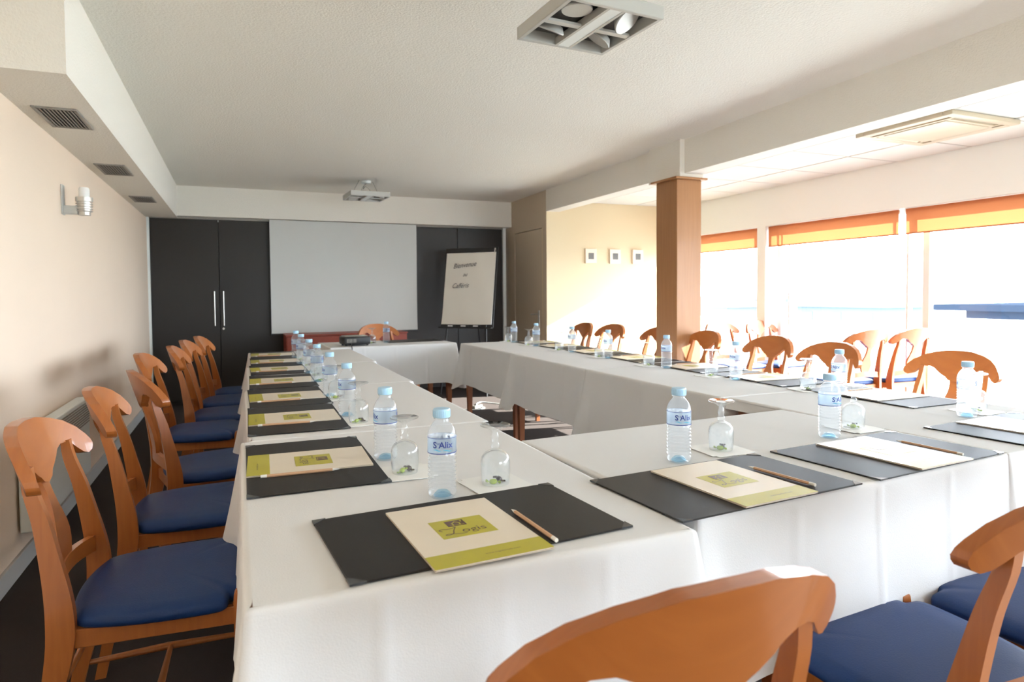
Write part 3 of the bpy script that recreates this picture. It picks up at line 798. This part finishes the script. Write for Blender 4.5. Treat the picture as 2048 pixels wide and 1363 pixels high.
def candy_proto(m, nm):
    t = thing('wrapped_candy', 'x', 'candy', (0, 0, 0), 0, nm)
    bm = lathe(bm_new(), [(.0005, -.009), (.004, -.008), (.0062, -.003), (.0062, .003), (.004, .008), (.0005, .009)], 10, mtx=T(0, 0, .0065) @ Ry(PI/2))
    obj('sweet', bm, m, t, 50)
    for s in (-1, 1):
        bm = bm_new(); c = bm.verts.new((s*.008, 0, .0065)); ring = []
        for k in range(11):
            a = -1.1+2.2*k/10; ring.append(bm.verts.new((s*(.008+.0095*math.cos(a*.8)), .0095*math.sin(a), .0065+(.002 if k % 2 else -.002)+.002*s)))
        for a, b in zip(ring, ring[1:]): bm.faces.new((c, a, b))
        obj('twist', bm, m, t)
    return t
protos = dict(pad=pad_proto(), folder=folder_proto(), pencil=pencil_proto(), bottle=bottle_proto(), glass=glass_proto(), nap=napkin_proto(),
              cg=candy_proto(m_cgreen, 'green candies under the glasses'), cb=candy_proto(m_cbrown, 'brown candies under the glasses'))
used = set()
def put(k, x, y, z, rz, label):
    p = protos[k]
    if k in used: return dup(p, (x, y, z), rz, label)
    used.add(k); p.location = (x, y, z); p.rotation_euler = (0, 0, rz); p['label'] = label; return p
# seats: (where, pad cx, cy, rot, folder dx,dy (local), pencil dx, bottle xy, glass xy)
S = []
d = math.radians
S += [('in front of the foreground chair, nearest the camera', .392, 1.143, d(4.2), (-.025, -.03), .122, (.396, 1.332), (.533, 1.370)),
      ('on the front table, second from the left corner', 1.008, 1.160, d(4.2), (.008, -.008), .133, (1.036, 1.362), (1.215, 1.412)),
      ('on the front table, third from the left corner', 1.588, 1.202, d(4.6), (.008, -.008), .125, (1.61, 1.402), (1.79, 1.468)),
      ('at the front right corner, cut by the photo edge', 2.256, 1.240, d(4.6), (.0, -.005), .12, (2.30, 1.440), (2.43, 1.49))]
LY = [1.74, 2.400, 2.925, 3.468, 4.035, 4.535, 5.035]
LB = [1.703, 2.372, 2.86, 3.36, 3.775, 4.30, 4.72]; LG = [1.548, 2.228, 2.79, 3.386, 3.64, 4.16, 4.58]
LN_ = ['second from the camera in the left row', 'third in the left row', 'fourth in the left row', 'fifth in the left row', 'sixth in the left row', 'seventh in the left row', 'farthest in the left row, by the dark closet']
LN_[0] = 'first in the left row beyond the corner'
LN_[1] = 'second in the left row beyond the corner'; LN_[2] = 'third in the left row beyond the corner'; LN_[3] = 'fourth in the left row beyond the corner'; LN_[4] = 'fifth in the left row beyond the corner'; LN_[5] = 'sixth in the left row beyond the corner'
for i in range(7):
    dx = .02*i/3
    S.append((LN_[i], .165+[.0, .012, .022, .033, .045, .055, .065][i], LY[i], d(-90+random.uniform(-1, 1)), (-.003+.008*(i % 3), -.004), -.118 if 0 else .118, (.352+.002*i, LB[i]), (.366+.004*i, LG[i])))
RY = [1.875, 2.49, 3.055, 3.63, 4.20, 4.77, 5.19]
RB = [1.975, 2.523, 3.088, 3.728, 4.237, 4.860, 5.330]; RG = [2.125, 2.690, 3.244, 3.819, 4.420, 4.985, 5.43]
RN = ['in the right row, nearest the camera', 'second from the camera in the right row', 'third from the camera in the right row', 'fourth from the camera in the right row', 'fifth from the camera in the right row', 'sixth from the camera in the right row', 'farthest in the right row, by the flip chart']
for i in range(7):
    S.append((RN[i], 2.435, RY[i], d(90+random.uniform(-1.5, 1.5)), (.0+.02*(i % 2), -.004), .12, (2.262+(.06 if i == 0 else 0), RB[i]), (2.25+(.06 if i == 0 else 0), RG[i])))
S.append(('on the head table', 1.50, 5.985, d(182), (-.02, 0), .12, (1.236, 5.88), (1.10, 5.84)))
names = {'pad': 'black leather desk pad ', 'folder': 'cream folder with lime band ', 'pencil': 'plain wooden pencil ', 'bottle': 'clear small water bottle ', 'glass': 'upturned stemmed glass ', 'nap': 'white paper coaster under the glass ', 'cg': 'green wrapped candy under the glass ', 'cb': 'brown wrapped candy under the glass '}
for wi, (wh, px_, py_, a, (fx, fy), pdx, (bx_, by_), (gx, gy)) in enumerate(S):
    ca, sa = math.cos(a), math.sin(a)
    L2 = lambda u, v: (px_+u*ca-v*sa, py_+u*sa+v*ca)
    put('pad', px_, py_, ZC, a, names['pad']+wh)
    if 'head table' not in wh:
        x, y = L2(fx, fy); put('folder', x, y, ZC+.0037, a+random.uniform(-.03, .03), names['folder']+wh)
        x, y = L2(fx+pdx, -.065 if wi == 0 else -.03); put('pencil', x, y, ZC+.0037, a+random.uniform(-.05, .05), names['pencil']+wh)
    ba = [-.68, -.72, -.4, -.03][wi] if wi < 4 else (-2.1+random.uniform(-.3, .3) if bx_ < 1 else (1.2 if bx_ > 2 else 0))
    put('bottle', bx_, by_, ZC, ba, names['bottle']+wh)
    put('nap', gx, gy, ZC+.0002, a+random.uniform(-.15, .15), names['nap']+wh)
    put('glass', gx, gy, ZC+.0015, 0, names['glass']+wh)
    put('cg', gx-.008, gy-.006, ZC+.0015, random.uniform(0, 3), names['cg']+wh)
    put('cb', gx+.012, gy+.008, ZC+.0015, random.uniform(0, 3), names['cb']+wh)
kids.clear()

# ---------------- projector ----------------
pj = thing('video_projector', 'black video projector on the left end of the head table', 'projector', (.925, 5.70, ZC), .08)
obj('body', bx(-.115, .115, -.09, .10, .010, .078, .012), m_black, pj, 40)
obj('top_panel', bx(-.098, .098, -.075, .09, .0785, .084, .003), m_greyp, pj, 40)
obj('lens', lathe(bm_new(), [(.026, 0), (.028, .006), (.028, .018), (.02, .020), (.018, .008), (0, .006)], 24, mtx=T(.05, .098, .045) @ Rx(-PI/2)), m_black, pj, 40)
for k in range(7): obj('vent_slot', bx(-.09+k*.012, -.084+k*.012, -.0925, -.090, .028, .06), m_vent, pj)
for sx, sy in ((-1, -1), (1, -1), (-1, 1), (1, 1)): obj('foot', lathe(bm_new(), [(.009, 0), (.009, .011)], 10, (sx*.09, sy*.07)), m_black, pj, 40)
tag(obj('projector_cable', tube(bm_new(), smoothpts([(.885, 5.614, .775), (.875, 5.59, .765), (.872, 5.55, .758), (.87, 5.515, .74), (.868, 5.505, .70), (.866, 5.503, .66)], 5), .0045, 8), m_black, None, 180),
    'short black cable hanging from the projector over the cloth edge', 'cable')

# ---------------- flip chart ----------------
fc = thing('flip_chart', 'flip chart on a black easel with handwriting, right of the screen', 'flip chart', (2.477, 7.27, 0), d(-45))
lean = math.atan2(.154, .845)
FM = T(0, 0, .822) @ Rx(-lean)
obj('board', box(bm_new(), -.345, .345, 0.004, .022, -.03, .93, .004, mtx=FM), m_black, fc)
bm = bm_new(); n1, n2 = 16, 18
g = [[bm.verts.new(FM @ Vector((-.325+.65*i/n1, -.006-.014*max(0, 1-j/3)**2*(.5+.5*math.cos(i*.4))-.002*math.sin(i*.9+j*.3), .0+.865*j/n2))) for j in range(n2+1)] for i in range(n1+1)]
for i in range(n1):
    for j in range(n2): bm.faces.new((g[i][j], g[i+1][j], g[i+1][j+1], g[i][j+1]))
pp = obj('paper_sheet', bm, m_chart, fc, 180)
obj('paper_pad', box(bm_new(), -.323, .323, -.003, .003, .004, .87, mtx=FM), m_paper, fc)
obj('clamp_bar', box(bm_new(), -.33, .33, -.012, .004, .868, .895, .003, mtx=FM), m_black, fc)
obj('clip', box(bm_new(), .305, .318, -.014, .004, .86, .915, .002, mtx=FM), m_silver, fc)
obj('pen_tray', box(bm_new(), -.345, .345, -.05, .004, -.045, -.03, .003, mtx=FM), m_black, fc)
fw = FM @ T(0, -.0125, 0) @ Rx(PI/2)
for s, x, z, sz, r in (('Bienvenue', -.075, .715, .085, .10), ('au', -.06, .60, .07, .05), ('Cafféris', -.115, .465, .082, .03)):
    text('handwriting', s, sz, m_mark, pp, fw @ T(x, z, 0) @ Rz(r), shear=.45, sx=.86)
for x0, z0, x1, z1 in ((-.345, .02, -.30, -.80), (.345, .02, .30, -.80)): pass
obj('front_leg', tube(bm_new(), [(-.25, .01, .86), (-.30, -.10, 0)], .012), m_black, fc, 60)
obj('front_leg', tube(bm_new(), [(.25, .01, .86), (.30, -.10, 0)], .012), m_black, fc, 60)
obj('rear_leg', tube(bm_new(), [(0, .16, 1.55), (0, .52, 0)], .012), m_black, fc, 60)
for k, x in enumerate((-.18, -.01, .15)):
    mk = thing('marker_pen', ['leftmost pale marker pen on the flip chart tray', 'middle pale marker pen on the flip chart tray', 'rightmost pale marker pen on the flip chart tray'][k], 'pen', (2.477, 7.27, 0), d(-45), 'marker pens on the flip chart tray')
    q = FM @ Vector((x, -.032, -.021))
    obj('barrel', tube(bm_new(), [(q.x-.045, q.y, q.z), (q.x+.02, q.y, q.z)], .0075), m_frost, mk, 60)
    obj('cap', tube(bm_new(), [(q.x+.02, q.y, q.z), (q.x+.05, q.y, q.z)], .0082), m_black, mk, 60)

# ---------------- floor cable ----------------
tag(obj('extension_cable', tube(bm_new(), smoothpts([(2.05, 6.30, .006), (2.2, 6.22, .006), (2.33, 6.28, .006), (2.30, 6.45, .006), (2.42, 6.62, .006), (2.6, 6.40, .006), (2.9, 6.28, .006), (3.2, 6.35, .006)], 6), .005, 8), m_white, None, 180),
    'thin white cable on the sunlit floor inside the table ring', 'cable')
ps_ = thing('power_strip', 'small grey power strip on the sunlit floor between the tables', 'power strip', (2.27, 6.33, 0), .5)
obj('body', bx(-.06, .06, -.02, .02, 0, .03, .005), m_greyp, ps_, 40)
for k in (-1, 1): obj('socket', lathe(bm_new(), [(.014, 0), (.014, .002)], 14, (k*.03, 0), mtx=T(0, 0, .0295)), m_black, ps_, 40)

# ---------------- outside ----------------
struct('terrace_floor', bx(XW+.2, 13, -12, 16, -.14, -.02), m_terr)
struct('terrace_floor_south', bx(-8, XW+.2, -12, YN-.2, -.14, -.02), m_terr)
pt = thing('terrace_parapet', 'low white wall along the edge of the terrace', 'wall', (12.9, 2, 0))
obj('wall_body', bx(-.1, .1, -14, 14, -.02, .42), m_bwall, pt)
obj('coping', bx(-.14, .14, -14, 14, .42, .47, .01), m_bwall, pt)
struct('sea', bx(13, 900, -600, 900, -6.2, -6), m_sea)
fb = thing('flat_roofed_building', 'low white building with slate-blue flat roof beyond the terrace', 'building', (18.5, 9, 0))
obj('walls', bx(-1, 3, -8, 2.2, -6, .66), m_bwall, fb)
obj('roof', bx(-1.4, 3.4, -9, 2.75, .66, .82), m_roofb, fb)
obj('roof_step', bx(-1.2, 3.2, -9, 1.9, .46, .66), m_roofb, fb)
for x, y, wd, h_, lb in ((40, 47, 7, .5, 'pale house far beyond the terrace, left of the window pier'), (46, 47.5, 3.5, 1.1, 'pale taller house far beyond the terrace, by the window pier'), (44, 36, 8, .6, 'pale long building far beyond the middle window')):
    hh = thing('distant_house', lb, 'house', (x, y, -6), 0, 'pale houses far beyond the terrace')
    obj('walls', bx(-2, 2, -wd/2, wd/2, 0, 6+h_-.6), m_far, hh)
    bm = bm_new(); P = [(-2.3, 6+h_-.6), (2.3, 6+h_-.6), (0, 6+h_+.3)]
    a = [bm.verts.new((x_, -wd/2-.3, z_)) for x_, z_ in P]; b = [bm.verts.new((x_, wd/2+.3, z_)) for x_, z_ in P]
    bm.faces.new(a); bm.faces.new(b)
    for k in range(3): bm.faces.new((a[k], a[(k+1) % 3], b[(k+1) % 3], b[k]))
    obj('roof', bm, m_far, hh)
    for k in range(3): obj('window', bx(-2.03, -1.99, -wd/2+wd*(k+.5)/3-.4, -wd/2+wd*(k+.5)/3+.4, 6+h_-1.9, 6+h_-1.0), m_far, hh)
sl = thing('street_lamp', 'faint street lamp seen through the middle window', 'lamp', (25, 23.9, -6))
obj('pole', tube(bm_new(), [(0, 0, 0), (0, 0, 8.2)], .05, 10), m_greyp, sl, 60)
obj('lamp_head', lathe(bm_new(), [(.1, 7.9), (.35, 8.35), (.35, 8.42), (.05, 8.5), (0, 8.5)], 16), m_greyp, sl, 60)
